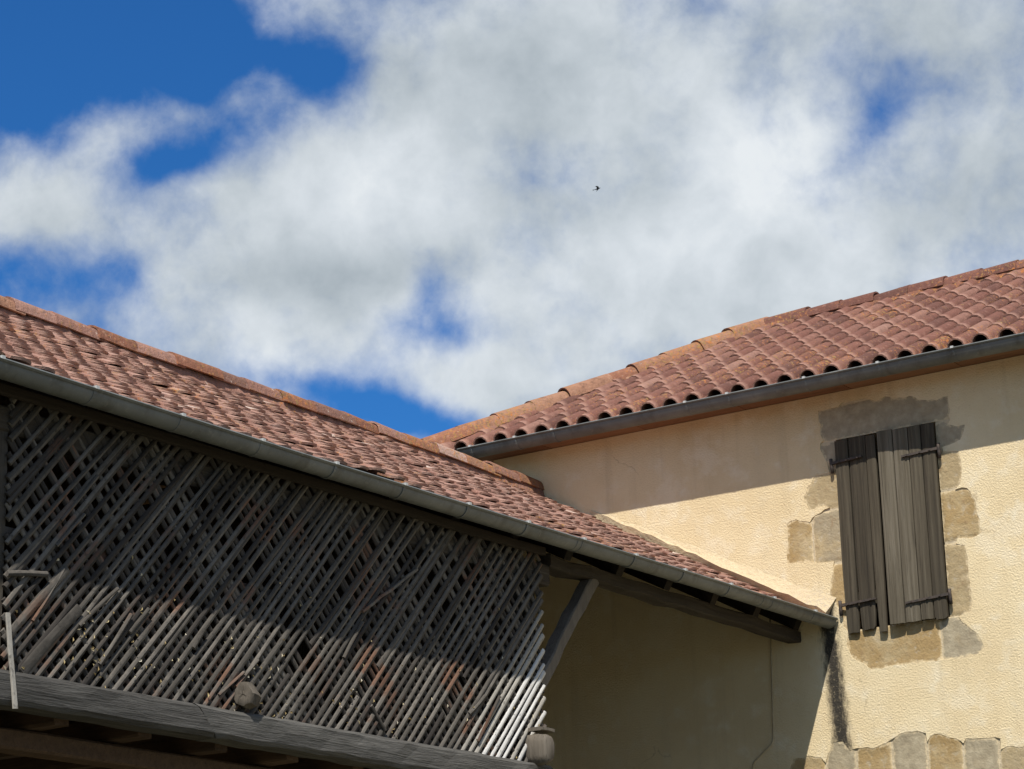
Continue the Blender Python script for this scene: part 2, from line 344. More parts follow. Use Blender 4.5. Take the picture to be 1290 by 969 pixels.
for f in cf:
    c = sum((cv[i] for i in f), Vector((0, 0)))/len(f)
    if inside(c, rim) and not any(inside(c, h) for h in holes): keep.append(tuple(f))
bm = bmesh.new(); bv = [bm.verts.new((p.x, YW, p.y+EZ)) for p in cv]
for f in keep: bm.faces.new([bv[i] for i in f])
bmesh.ops.delete(bm, geom=[v for v in bm.verts if not v.link_faces], context='VERTS')
for f in bm.faces:
    f.normal_update()
    if f.normal.y > 0: f.normal_flip()
bd = [e for e in bm.edges if len(e.link_faces) == 1]
r = bmesh.ops.extrude_edge_only(bm, edges=bd)
for v in [q for q in r['geom'] if isinstance(q, bmesh.types.BMVert)]: v.co.y += .035
me = bpy.data.meshes.new('rendered_wall'); bm.to_mesh(me); bm.free(); me.materials.append(MT['render'])
wall = obj('rendered_wall', me, house)
# masonry body behind the render, leaving the window opening
MB0 = YW+.011
for (x0, x1, z0, z1) in ((HX0, OPL, -1.6, HZ1), (OPR, HX1, -1.6, HZ1), (OPL, OPR, -1.6, OPB), (OPL, OPR, OPT, HZ1)):
    box('masonry', x0, x1, MB0, YW+.45, z0, z1, 'mortar', house)
box('dark_backing', OPL-.1, OPR+.1, YW+.46, YW+.5, OPB-.1, OPT+.1, 'dark_wood', house)  # added dark panel standing in for the unlit space behind the shutters
box('side_wall', HX0, HX0+.3, YW+.46, 21.0, -1.6, HZ1, 'render', house)
box('side_wall', HX1-.3, HX1, YW+.46, 21.0, -1.6, HZ1, 'render', house)
box('back_wall', HX0+.31, HX1-.31, 20.7, 21.0, -1.6, HZ1, 'render', house)
# stones: each a block with an uneven dressed face
OUT = [np.array([(p[0], p[2]) for p in lp]) for lp in holes]
def odist(P):
    """distance from points to the edge of the render"""
    best = np.full(len(P), 9.0)
    for lp in OUT:
        A = lp; B = np.roll(lp, -1, 0); D = B-A; L2 = (D*D).sum(1)+1e-12
        t = np.clip(((P[:, None, :]-A[None])*D[None]).sum(2)/L2[None], 0, 1)
        q = A[None]+t[..., None]*D[None]-P[:, None, :]
        best = np.minimum(best, np.sqrt((q*q).sum(2)).min(1))
    return best
def stone(pts, m='stone', depth=.2, seed=0, label=None):
    rg = np.random.RandomState(seed); P = np.array([(p[0], p[2]) for p in pts]); (x0, z0), (x1, z1) = P.min(0), P.max(0)
    nx, nz = max(2, int((x1-x0)/.022)), max(2, int((z1-z0)/.022))
    gx, gz = np.meshgrid(np.linspace(x0, x1, nx+1), np.linspace(z0, z1, nz+1)); G = np.stack([gx.ravel(), gz.ravel()], 1)
    db = np.minimum(np.minimum(G[:, 0]-x0, x1-G[:, 0]), np.minimum(G[:, 1]-z0, z1-G[:, 1])); d = np.minimum(odist(G), db+.004)
    k = np.clip(d/.05, 0, 1); k = k*k*(3-2*k)
    a1, a2, p1, p2 = rg.uniform(4, 12, 4)
    y = YW+.0022+.0045*k-.0025*k*(np.sin(G[:, 0]*a1+p1)*np.sin(G[:, 1]*a2+p2)) + np.where(db < .004, .008, 0)
    n = len(G); vs = [(G[i, 0], y[i], G[i, 1]) for i in range(n)]
    fs = [(r_*(nx+1)+c, r_*(nx+1)+c+1, (r_+1)*(nx+1)+c+1, (r_+1)*(nx+1)+c) for r_ in range(nz) for c in range(nx)]
    ring = list(range(nx+1))+[(r_+1)*(nx+1)+nx for r_ in range(nz)]+[nz*(nx+1)+c for c in range(nx-1, -1, -1)]+[r_*(nx+1) for r_ in range(nz-1, 0, -1)]
    q = len(vs); vs += [(vs[i][0], YW+depth, vs[i][2]) for i in ring]; L_ = len(ring)
    fs += [(ring[i], q+i, q+(i+1) % L_, ring[(i+1) % L_]) for i in range(L_)]+[tuple(range(q, q+L_))]
    me = data('stone', vs, fs, m, True)
    at = me.attributes.new('edge', 'FLOAT', 'POINT'); at.data.foreach_set('value', list(np.clip(1-d/.055, 0, 1))+[1.0]*L_)
    bm = bmesh.new(); bm.from_mesh(me); bmesh.ops.recalc_face_normals(bm, faces=bm.faces)
    for e in bm.edges:
        if len(e.link_faces) == 2 and e.calc_face_angle(0) > .9: e.smooth = False
    bm.to_mesh(me); bm.free()
    o = obj('stone', me, wall)
    if label: o['label'] = label
    return o
def rect(x0, x1, z0, z1): return [np.array([x0, YW, z0]), np.array([x1, YW, z0]), np.array([x1, YW, z1]), np.array([x0, YW, z1])]
def zat(ptc): return ptc[0][2]
il, ir = OPL+.003, OPR-.003
zt = OPT-.003
stone([np.array([-8.12, YW, zt]), np.array([-6.78, YW, zt]), np.array([-6.78, YW, 5.0]), np.array([-8.12, YW, 5.0])], 'stone_grey', seed=1, label='long grey stone lintel over the window')
L = lambda y: c6((340, y))[0][2]
zs = [L(303), L(425), L(612)]
stone(rect(-8.12, il, L(420), zt-.012), 'stone_grey', seed=2)
stone(rect(-8.3, il, L(622), L(432)), 'stone', seed=3)
xm = c6((248, 780))[0][0]
stone(rect(-8.5, xm-.006, L(905), L(632)), 'stone', seed=4); stone(rect(xm+.006, il, L(885), L(632)), 'stone', seed=5)
zb = c7((400, 268))[0][2]
stone(rect(-8.15, il, zb-.02, L(897)), 'stone', seed=6)
R_ = lambda y: c6((880, y))[0][2]
stone(rect(ir, -6.6, R_(325), zt-.014), 'stone_grey', seed=7)
stone(rect(ir, -6.6, R_(530), R_(337)), 'stone', seed=8); stone(rect(ir, -6.5, R_(788), R_(542)), 'stone', seed=9)
zr = c7((960, 222))[0][2]
stone(rect(ir, -6.6, zr+.005, R_(800)), 'stone', seed=10)
sx = c7((880, 350))[0][0]
stone([np.array([-8.0, YW, 2.9]), np.array([sx-.005, YW, 2.9]), np.array([sx-.005, YW, OPB+.003]), np.array([-8.0, YW, OPB+.003])], 'stone', seed=11, label='ochre sill stone below the shutters')
stone([np.array([sx+.005, YW, 2.9]), np.array([-6.5, YW, 2.9]), np.array([-6.5, YW, zr-.02]), np.array([sx+.1, YW, OPB+.003]), np.array([sx+.005, YW, OPB+.003])], 'stone_grey', seed=12)
bx = [c9((v, 420))[0][0] for v in (40, 250, 412, 602, 786, 974, 1164, 1330, 1490, 1690)]
for i in range(len(bx)-1):
    stone(rect(bx[i]+.008, bx[i+1]-.008, zl-.05, 2.75), 'stone_grey' if i in (1, 3, 5, 7) else 'stone', seed=20+i)
# shutters
def shutter(name, hx, hy, zt_, zb_, sgn, ang, widths, bottoms, label, straps, seed):
    """planks hung from a hinge line; sgn +1 runs to the right of it. local u along the leaf"""
    rg = random.Random(seed); root = None; W = sum(widths); ca, sa = math.cos(ang), math.sin(ang)
    def P(u, d, z): return (hx+sgn*(u*ca) + sgn*d*sa*-1*0, hy-u*sa-d, z)
    x = 0.0; planks = []
    par = box(name, hx+sgn*.02 if sgn > 0 else hx-.06, hx+.06 if sgn > 0 else hx-.02, hy+.02, hy+.045, zb_+.2, zt_-.1, 'shutter', house)   # the ledge behind the planks
    # two ledges behind the planks form the leaf's own mesh
    vs, fs = [], []
    for zc in (zb_+.25, zt_-.25):
        k = len(vs)
        for z in (zc-.05, zc+.05):
            vs += [P(.03, 0, z), P(W-.02, 0, z), P(W-.02, -.025, z), P(.03, -.025, z)]
        fs += [tuple(k+i for i in f) for f in BOXF]
    old = par.data; par.data = fixn(data(name, vs, fs, 'shutter')); bpy.data.meshes.remove(old)
    par['label'] = label
    for wd, bt in zip(widths, bottoms):
        u0, u1 = x+.004, x+wd-.004; x += wd; n = 7; vs, fs = [], []
        th = .024+rg.uniform(-.004, .004); off = rg.uniform(-.003, .004)
        zz = [zt_+rg.uniform(-.012, 0)]
        for i in range(n):   # ragged worn foot
            pass
        cols_ = 5
        for c in range(cols_+1):
            u = u0+(u1-u0)*c/cols_; e = zb_+bt+rg.uniform(-.003, .003)+(.016 if c in (0, cols_) and rg.random() < .5 else 0)
            rot = (rg.uniform(.004, .016) if sgn > 0 else .002)*(1 if c == 0 else -1 if c == cols_ else 0)
            ed = .004 if c in (0, cols_) else 0
            for z, rk in ((e, 1.0), (e+.10, .55), (zb_+.5, 0), (zt_-.4, 0), (zz[0], 0)):
                vs += [P(u+rot*rk, th+off-ed, z), P(u+rot*rk, off, z)]
        for c in range(cols_):
            for r_ in range(4):
                a = c*10+r_*2; b = a+10
                fs += [(a, b, b+2, a+2), (a+1, a+3, b+3, b+1)]
            fs += [(c*10, c*10+1, c*10+11, c*10+10), (c*10+8, c*10+18, c*10+19, c*10+9)]
        for r_ in range(4):
            a = r_*2; fs.append((a, a+2, a+3, a+1)); a = cols_*10+r_*2; fs.append((a, a+1, a+3, a+2))
        obj('plank', fixn(data('plank', vs, fs, 'shutter')), par)
    for (z, ln, dz) in straps:
        vs, fs = [], []
        m_ = 6
        for i in range(m_+1):
            u = -.03+(ln+.03)*i/m_; h = .013*(1-.35*i/m_); zz_ = z+dz*i/m_
            vs += [P(u, .026, zz_-h), P(u, .042, zz_-h*.8), P(u, .042, zz_+h*.8), P(u, .026, zz_+h)]
        for i in range(m_):
            for j in range(4): fs.append((i*4+j, i*4+(j+1) % 4, i*4+4+(j+1) % 4, i*4+4+j))
        fs += [(3, 2, 1, 0), tuple(range(m_*4, m_*4+4))]
        for q in (.15, .45, .85):
            k = len(vs); u = ln*q; zz_ = z+dz*q
            for dy in (.040, .049): vs += [P(u-.007, dy, zz_-.007), P(u+.007, dy, zz_-.007), P(u+.007, dy, zz_+.007), P(u-.007, dy, zz_+.007)]
            fs += [tuple(k+i for i in f) for f in BOXF]
        obj('hinge_strap', fixn(data('hinge_strap', vs, fs, 'iron')), par)
        tube('hinge_pin', [P(-.028, .026, z-.075), P(-.028, .03, z-.03), P(-.028, .036, z+.0), P(-.028, .036, z+.035)], .013, 'iron', par)
    return par
zsL = [onY(1050, 583, 15.96)[2], onY(1063, 762, 15.96)[2]]; zsR = [onY(1183, 563, 15.94)[2], onY(1203, 746, 15.94)[2]]
shutter('shutter', -7.846, 16.004, 4.725, 3.262, 1, math.radians(2.6), (.115, .145, .085), (.0, .012, -.02), 'narrow left leaf with rotted plank ends', ((zsL[0], .23, .01), (zsL[1], .27, .012)), 5)
shutter('shutter', -7.030, 15.998, 4.73, 3.285, -1, math.radians(4.6), (.105, .10, .12, .125), (-.012, .0, -.004, -.006), 'wide right leaf standing slightly ajar', ((zsR[0], .26, -.022), (zsR[1], .31, -.028)), 6)
# cable on the shaded wall
cp = [onY(x, y, YW-.008) for x, y in ((969.5, 770), (971, 800), (973, 870), (974.5, 930), (972, 938), (962, 948), (950, 960), (944, 985))]
tube('cable', [tuple(p) for p in cp], .006, 'cable', house)
# roof of the house: front slope 28 deg, hip end 43 deg
XE, YE, ZE = -11.33, 15.67, 5.135
AX, AY = -9.707, 18.50
PH = math.radians(27.0); TP = math.tan(PH); ZR = ZE+(AY-YE)*TP
YB = AY+(AY-YE); XR = -.7
roof = obj('roof', fixn(data('roof', [(XE, YE, ZE), (XR, YE, ZE), (XR, AY, ZR), (AX, AY, ZR), (XE, YB, ZE), (XR, YB, ZE),
            (XE, YE, ZE-.03), (XR, YE, ZE-.03), (XR, AY, ZR-.03), (AX, AY, ZR-.03), (XE, YB, ZE-.03), (XR, YB, ZE-.03)],
            [(0, 1, 2, 3), (3, 2, 5, 4), (0, 3, 4), (6, 9, 8, 7), (9, 10, 11, 8), (6, 10, 9), (0, 6, 7, 1), (4, 5, 11, 10), (0, 4, 10, 6), (1, 7, 8, 2), (2, 8, 11, 5)], 'dark_wood')), house)
def profile_mesh(name, prof, L_, taper, th, m, lift=0.0, nl=1):
    """a roof tile: profile in x-z, running along +y; lower end at y=0 larger than the upper end"""
    vs, fs = [], []; n = len(prof)
    for side in (0, 1):
        for j in range(nl+1):
            k = j/nl; s = 1+(taper-1)*k
            for i, (x, z) in enumerate(prof):
                a = prof[max(i-1, 0)]; b = prof[min(i+1, n-1)]; tx, tz = b[0]-a[0], b[1]-a[1]; l = math.hypot(tx, tz)
                nx, nz = -tz/l, tx/l
                vs.append((x*s-side*nx*th, k*L_, z*s-side*nz*th))
    R2 = n*(nl+1)
    for j in range(nl):
        for i in range(n-1):
            a = j*n+i
            fs.append((a, a+1, a+n+1, a+n)); fs.append((R2+a, R2+a+n, R2+a+n+1, R2+a+1))
    for i in range(n-1):
        fs.append((i, R2+i, R2+i+1, i+1)); e = nl*n; fs.append((e+i, e+i+1, R2+e+i+1, R2+e+i))
    for i in (0, n-1):
        fs.append((i, nl*n+i, R2+nl*n+i, R2+i))
    return data(name, vs, fs, m, True, local=True)
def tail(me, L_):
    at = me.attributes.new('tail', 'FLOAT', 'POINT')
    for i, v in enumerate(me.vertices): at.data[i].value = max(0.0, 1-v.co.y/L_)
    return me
def smooth_by_angle(me, deg=50):
    bm = bmesh.new(); bm.from_mesh(me); bmesh.ops.recalc_face_normals(bm, faces=bm.faces)
    for e in bm.edges:
        if len(e.link_faces) == 2 and e.calc_face_angle(0) > math.radians(deg): e.smooth = False
    bm.to_mesh(me); bm.free(); return me
arc = lambda r, h, n, a0=180, a1=0: [(r*math.cos(math.radians(a0+(a1-a0)*i/n)), h*math.sin(math.radians(a0+(a1-a0)*i/n))) for i in range(n+1)]
PITCH = .1975
prof_h = [(-.102, .004), (-.076, .0)] + arc(.070, .066, 6) + [(.076, .0), (.102, .004)]
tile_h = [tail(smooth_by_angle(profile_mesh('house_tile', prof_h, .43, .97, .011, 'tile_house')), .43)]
GA = .325
rows = int(math.ceil((AY-YE)/math.cos(PH)/GA))
def place(name, me, M, parent):
    o = bpy.data.objects.new(name, me); col.objects.link(o); o.parent = parent; o.matrix_basis = M; return o
def joined(name, items, m, parent):
    """tiles past the ones picked out singly: one mesh, every tile still real geometry"""
    vs, fs, tl, cache = [], [], [], {}
    for me, M in items:
        if me.name not in cache: cache[me.name] = ([v.co.copy() for v in me.vertices], [tuple(p.vertices) for p in me.polygons], [a.value for a in me.attributes['tail'].data])
        cv, cf, ct = cache[me.name]
        k = len(vs); vs += [tuple(M@v) for v in cv]; fs += [tuple(k+i for i in p) for p in cf]; tl += ct
    d = data(name, vs, fs, m, True, local=True)
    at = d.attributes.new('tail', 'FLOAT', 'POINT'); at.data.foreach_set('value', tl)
    smooth_by_angle(d, 40)
    return obj(name, d, parent, 'stuff')
single, rest = [], []
rg = random.Random(11)
ncol = int((XR-XE)/PITCH)
for r_ in range(rows):
    for c in range(ncol):
        x = XE+.125+c*PITCH
        s = r_*GA-.055; y = YE+s*math.cos(PH); z = ZE+.012+s*math.sin(PH)
        hipx = XE+(AX-XE)*max(0, (y+.12-YE))/(AY-YE)
        if x < hipx+.02 or s > (AY-YE)/math.cos(PH)-.1: continue
        M = Matrix.Translation((x+rg.uniform(-.004, .004), y, z+EZ+rg.uniform(0, .004)+.016)) @ Matrix.Rotation(PH-math.radians(1.95)+rg.uniform(-.006, .006), 4, 'X') @ Matrix.Rotation(rg.uniform(-.012, .012), 4, 'Z') @ Matrix.Rotation(rg.uniform(-.02, .02), 4, 'Y')
        px, py, w_ = proj((x, y, z)); (single if px < 1330 else rest).append((w_, M))
single.sort(key=lambda t: t[0])
for w_, M in single[:300]: place('roof_tile', tile_h[0], M, roof)
joined('roof_tiles', [(tile_h[0], M) for w_, M in single[300:]+rest], 'tile_house', roof)
print('house tiles', len(single), len(rest))
# hip and ridge tiles
prof_r = [(-.122, -.040)] + arc(.112, .082, 8, 165, 15) + [(.122, -.040)]
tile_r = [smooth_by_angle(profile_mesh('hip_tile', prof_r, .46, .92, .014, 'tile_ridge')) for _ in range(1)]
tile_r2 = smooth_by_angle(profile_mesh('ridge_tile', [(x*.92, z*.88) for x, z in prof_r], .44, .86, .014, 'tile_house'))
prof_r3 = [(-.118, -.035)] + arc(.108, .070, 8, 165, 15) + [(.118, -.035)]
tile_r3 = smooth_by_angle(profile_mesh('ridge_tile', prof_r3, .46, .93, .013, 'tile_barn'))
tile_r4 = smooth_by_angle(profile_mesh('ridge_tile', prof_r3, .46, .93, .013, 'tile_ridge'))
def run(name, mes, a, b, gauge, parent, up=0.0, tilt=1.6, seed=1, jit=.008):
    rg = random.Random(seed); a = Vector(a); b = Vector(b); L_ = (b-a).length; d = (b-a)/L_
    s = d.cross(Vector((0, 0, 1))).normalized(); t = s.cross(d); n = int(L_/gauge)
    for i in range(n+1):
        if i*gauge > L_-.22: break
        p = a+d*(i*gauge-.05); me = mes(i, i/max(n, 1), rg)
        R = Matrix((s, d, t)).transposed().to_4x4()
        place(name, me, Matrix.Translation(p+t*(.02+rg.uniform(-jit, jit))+Vector((0, 0, EZ))+s*rg.uniform(-jit, jit)) @ R @ Matrix.Rotation(-math.radians(tilt+rg.uniform(-1.5, 1.5)), 4, 'X') @ Matrix.Rotation(rg.uniform(-.03, .03), 4, 'Z'), parent)
def bed(a, b, hw, parent, m, seed):
    rg = random.Random(seed); a = Vector(a); b = Vector(b); L_ = (b-a).length; d = (b-a)/L_; s = d.cross(Vector((0, 0, 1))).normalized(); t = s.cross(d); n = int(L_/.06); vs, fs = [], []
    for i in range(n+1):
        p = a+d*(L_*i/n)
        for k, (x, z) in enumerate(((-1, -.10), (-.8, -.01), (0, .03), (.8, -.01), (1, -.10))): vs.append(p+s*(x*hw+rg.uniform(-.008, .008))+t*(z+rg.uniform(-.005, .005)))
    for i in range(n):
        for k in range(4): fs.append((i*5+k, i*5+k+1, i*5+k+6, i*5+k+5))
    return obj('mortar_bed', fixn(data('mortar_bed', vs, fs, m, True)), parent)
bed((XE-.01, YE-.01, ZE+.06), (AX, AY, ZR+.06), .135, roof, 'tile_ridge', 1); bed((AX, AY, ZR+.055), (XR, AY, ZR+.055), .12, roof, 'tile_ridge', 2)
run('hip_tile', lambda i, k, rg: tile_r[0], (XE-.02, YE-.02, ZE+.055), (AX, AY, ZR+.055), .36, roof, seed=2)
run('ridge_tile', lambda i, k, rg: (tile_r[0] if rg.random() < (1-k*2.5)*.8 else tile_r2), (XR, AY, ZR+.06), (AX-.05, AY, ZR+.06), .33, roof, tilt=1.8, seed=3)
# eaves boards, fascia and gutter of the house
for i in range(12):
    x0 = HX0-.33+i*.9
    if x0 > XR: break
    box('soffit_board', x0, min(x0+.893, XR), YE+.06, YW+.06, HZ1+.004, HZ1+.022, 'soffit', house)
box('fascia', HX0-.33, XR, YE+.033, YE+.058, ZE-.060, ZE-.035, 'soffit', house)
def gutter(a, b, r, parent, joints, brackets, sag=None, out=(0, -1, 0), seed=0):
    a = Vector(a); b = Vector(b); L_ = (b-a).length; d = (b-a)/L_; o_ = Vector(out); up = Vector((0, 0, 1)); n = 10
    def ring(s, rr, thick):
        c = a+d*s+Vector((0, 0, sag(s) if sag else 0)); res = []
        for i in range(n+1):
            t = math.pi*i/n; res.append(c+o_*(rr*math.cos(t))-up*(rr*math.sin(t)))
        bead = [c+o_*(rr+.006+.009*math.cos(q))+up*(.003+.009*math.sin(q)) for q in (0, 1.57, 3.14, 4.71)]
        return res, bead
    js = [0.0]+[j for j in joints if 0 < j < L_]+[L_]; first = None
    for k in range(len(js)-1):
        s0, s1 = js[k]-(.02 if k else 0), js[k+1]+.0; vs, fs = [], []; m_ = max(2, int((s1-s0)/.25)); rr = r+(.0022 if k % 2 else 0)
        for j in range(m_+1):
            o1, bead = ring(s0+(s1-s0)*j/m_, rr, 0); i1, _ = ring(s0+(s1-s0)*j/m_, rr-.003, 0); vs += o1+i1+bead
        q = 2*(n+1)+4
        for j in range(m_):
            for i in range(n):
                A = j*q+i; fs.append((A, A+1, A+q+1, A+q)); A += n+1; fs.append((A, A+q, A+q+1, A+1))
            for i in range(4):
                A = j*q+2*(n+1); fs.append((A+i, A+(i+1) % 4, A+q+(i+1) % 4, A+q+i))
        for e in (0, m_):
            for i in range(n): A = e*q+i; fs.append((A, A+n+1, A+n+2, A+1))
        me = fixn(data('gutter', vs, fs, 'zinc', True)); smooth_by_angle(me, 60)
        o = obj('gutter', me, parent)
        if first is None: first = o
    # end caps and brackets
    for s in (0.0, L_):
        rg_, _ = ring(s, r-.001, 0); vs = list(rg_)+[p+d*.004 for p in rg_]; k = n+1
        obj('end_cap', fixn(data('end_cap', vs, [tuple(range(k)), tuple(range(2*k-1, k-1, -1))]+[(i, i+1, k+i+1, k+i) for i in range(n)]+[(0, k, 2*k-1, n)], 'zinc')), first)
    for s in brackets:
        if not 0 < s < L_: continue
        vs, fs = [], []; w_ = .011
        for ds in (-w_, w_):
            for rr in (r+.001, r+.0045):
                rg_, _ = ring(s+ds, rr, 0); vs += rg_
        k = n+1
        for i in range(n): fs += [(k+i, k+i+1, 3*k+i+1, 3*k+i), (i, i+1, k+i+1, k+i), (2*k+i, 3*k+i, 3*k+i+1, 2*k+i+1)]
        c = a+d*s+Vector((0, 0, sag(s) if sag else 0)); m_ = len(vs)
        for ds in (-w_, w_):
            for p in ((r-.012, .002), (r+.02, .002), (r+.02, .018), (r-.012, .018)): vs.append(c+d*ds+o_*p[0]+up*p[1])
        fs += [tuple(m_+i for i in f) for f in BOXF]
        me = fixn(data('gutter_bracket', vs, fs, 'zinc')); me.materials.append(MT['zinc_clip'])
        for p in list(me.polygons)[-6:]: p.material_index = 1
        obj('gutter_bracket', me, first)
    return first
hb = [onY(x, 560-(x-590)*.2, 15.55)[0] for x in (589, 645, 692, 860, 913, 1010, 1103, 1197)]
GX0 = -11.02
gutter((GX0, YE-.005, 5.12), (XR, YE-.005, 5.128), .072, house, [onY(828, 520, 15.55)[0]-GX0, 5.9, 9.0], [v-GX0 for v in hb]+[5.4, 6.1, 6.8, 7.5], out=(0, -1, 0))
# ---------------------------------------------------------------- barn
XL = -8.21                       # face of the lattice
barn = thing('barn', (-10.5, 10.2, 0), 'low timber barn with lattice front and old flat clay tile roof built against the house', 'barn')
XEB, ZEB, XRB, ZRB = -8.03, 3.375, -10.56, 4.735
PB = math.atan2(ZRB-ZEB, XEB-XRB); YB0, YB1 = 4.6, 15.985
XBB = XRB-(XEB-XRB)
broof = obj('roof', fixn(data('roof', [(XEB, YB0, ZEB), (XEB, YB1, ZEB), (XRB, YB1, ZRB), (XRB, YB0, ZRB), (XBB, YB0, ZEB), (XBB, YB1, ZEB)]+
      [(XEB, YB0, ZEB-.03), (XEB, YB1, ZEB-.03), (XRB, YB1, ZRB-.034), (XRB, YB0, ZRB-.034), (XBB, YB0, ZEB-.03), (XBB, YB1, ZEB-.03)],
      [(0, 1, 2, 3), (3, 2, 5, 4), (6, 9, 8, 7), (9, 10, 11, 8), (0, 6, 7, 1), (4, 5, 11, 10), (0, 3, 9, 6), (3, 4, 10, 9), (1, 7, 8, 2), (2, 8, 11, 5)], 'dark_wood')), barn)
cB, sB = math.cos(PB), math.sin(PB)
RB = Matrix(((0, -cB, sB), (1, 0, 0), (0, sB, cB))).to_4x4()
def plain_tile(k):
    rg = random.Random(100+k); n = 4; wd = .0705+rg.uniform(-.004, .003); L_ = .25; th = .014; cam_ = .009+rg.uniform(-.003, .005); vs, fs = [], []
    for side in (0, 1):
        for e in (0, 1):
            for i in range(n+1):
                t = i/n*2-1; fr = (rg.uniform(-.004, .004)+.024*t**4) if e == 0 else 0
                if e == 0 and k == 3 and i == n: fr += .03          # a chipped corner
                vs.append((t*wd, L_*e+fr, cam_*(1-t*t)-side*th+rg.uniform(-.0012, .0012)))
    m_ = n+1
    for i in range(n):
        fs += [(i, i+1, m_+i+1, m_+i), (2*m_+i, 3*m_+i, 3*m_+i+1, 2*m_+i+1), (i, 2*m_+i, 2*m_+i+1, i+1), (m_+i, m_+i+1, 3*m_+i+1, 3*m_+i)]
    fs += [(0, m_, 3*m_, 2*m_), (n, 2*m_+n, 3*m_+n, m_+n)]
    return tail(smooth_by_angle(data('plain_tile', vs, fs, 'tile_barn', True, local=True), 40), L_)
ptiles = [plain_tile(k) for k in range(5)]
PBT, GB = .163, .112
LS = (XEB-XRB)/cB; nrow = int((LS-.02)/GB)+1; ncb = int((YB1-YB0)/PBT)
sagf = lambda y, s: .016*math.sin(y*1.9+.6)+.010*math.sin(y*4.3+s*1.7)+.006*math.sin(y*9.1+s*3)
cov_s, cov_r = [], []
rg = random.Random(21)
for r_ in range(nrow):
    for c in range(ncb):
        y = YB1-.085-c*PBT-(PBT/2 if r_ % 2 else 0)
        if y < YB0: continue
        s = r_*GB-.045+(rg.uniform(-.022, .016) if r_ == 0 else rg.uniform(-.007, .007)); sg = sagf(y, s)
        base = Vector((XEB, y+rg.uniform(-.004, .004), ZEB+EZ)) + Vector((-cB, 0, sB))*s + Vector((sB, 0, cB))*(.046+sg+rg.uniform(-.002, .004))
        if rg.random() < .02: base += Vector((cB, 0, -sB))*rg.uniform(.01, .04)       # slipped tile
        J = Matrix.Rotation(-math.radians(6.6)+rg.uniform(-.014, .014), 4, 'X') @ Matrix.Rotation(rg.uniform(-.04, .04), 4, 'Z') @ Matrix.Rotation(rg.uniform(-.05, .05), 4, 'Y')
        M = Matrix.Translation(base) @ RB @ J
        px, py, w_ = proj((base.x, base.y, base.z-EZ)); me = ptiles[min(4, int(rg.random()**1.3*5))]
        (cov_s if -10 < px < 1100 else cov_r).append((w_, me, M))
cov_s.sort(key=lambda t: t[0]); print('barn tiles', len(cov_s), len(cov_r))
for w_, me, M in cov_s[:300]: place('roof_tile', me, M, broof)
joined('roof_tiles', [(me, M) for w_, me, M in cov_s[300:]+cov_r], 'tile_barn', broof)
bed((XRB, YB0, ZRB+.07), (XRB, YB1, ZRB+.07), .112, broof, 'tile_barn', 3)
run('ridge_tile', lambda i, k, rg: (tile_r4 if rg.random() < (.35 if k < .8 else .65) else tile_r3), (XRB, YB0, ZRB+.06), (XRB, YB1-.02, ZRB+.06), .37, broof, tilt=1.5, seed=5, jit=.007)
# cement fillet where the barn roof meets the house wall
vs, fs = [], []; m_ = 26; rg = random.Random(4)
for i in range(m_+1):
    k = i/m_; s = LS*.80*(1-k)-.02*k; p = Vector((XEB, YW, ZEB)) + Vector((-cB, 0, sB))*s
    h = .02+.11*k+rg.uniform(-.010, .010); o_ = .015+.045*k+rg.uniform(-.008, .012)
    nrm = Vector((sB, 0, cB))
    vs += [p+Vector((0, -.001, .02)), p+Vector((0, -o_, 0))+nrm*(.075+rg.uniform(0, .02)), p+Vector((0, -o_*.55, 0))+nrm*(.07+h*.40), p+Vector((0, -.003, 0))+nrm*(.07+h)]
for i in range(m_):
    for j in range(4): fs.append((i*4+j, i*4+(j+1) % 4, i*4+4+(j+1) % 4, i*4+4+j))
fs += [(3, 2, 1, 0), tuple(range(m_*4, m_*4+4))]
o = obj('cement_fillet', smooth_by_angle(data('cement_fillet', vs, fs, 'fillet', True), 25), barn); o['label'] = 'pale cement fillet sealing the roof edge'
# gutter of the barn
GYA = 4.6
sag = lambda s: .012*math.sin((s)*.55+2.2)
gutter((-7.980, GYA, 3.365), (-7.980, 15.985, 3.372), .060, barn, [2.95, 4.95, 7.9, 8.3, 10.3], [.5+.62*i for i in range(18)], sag=sag, out=(1, 0, 0))
# eaves timbers
def ybar(name, y0, y1, x, z, wx, wz, m, seed, rough=.006, segs=14): return bar(name, (x, y0, z), (x, y1, z), wx, wz, m, barn, segs=segs, rough=rough, seed=seed)
ybar('wall_plate', 4.6, 12.60, -8.285, 3.205, .13, .13, 'plate', 1)
ybar('wall_plate', 12.61, 15.995, -8.275, 3.30, .11, .085, 'plate', 2, .010)
for i in range(19):
    y = 4.75+i*.62
    a = Vector((XEB-.17, y, ZEB-.085+.15*math.tan(PB))); b = a+Vector((-cB, 0, sB))*(LS-.22)
    bar('rafter', a, b, .075, .085, 'shade_dark', barn, segs=4, rough=.004, seed=40+i)
ybar('eaves_shade_board', 4.6, 12.46, XL+.045, 3.325, .03, .05, 'shade_dark', 31, .003)  # added dark strip standing in for the shaded gap under the gutter
bar('ridge_beam', (XRB, 4.6, ZRB-.19), (XRB, 15.98, ZRB-.19), .14, .14, 'dark_wood', barn, segs=8, rough=.006, seed=3)
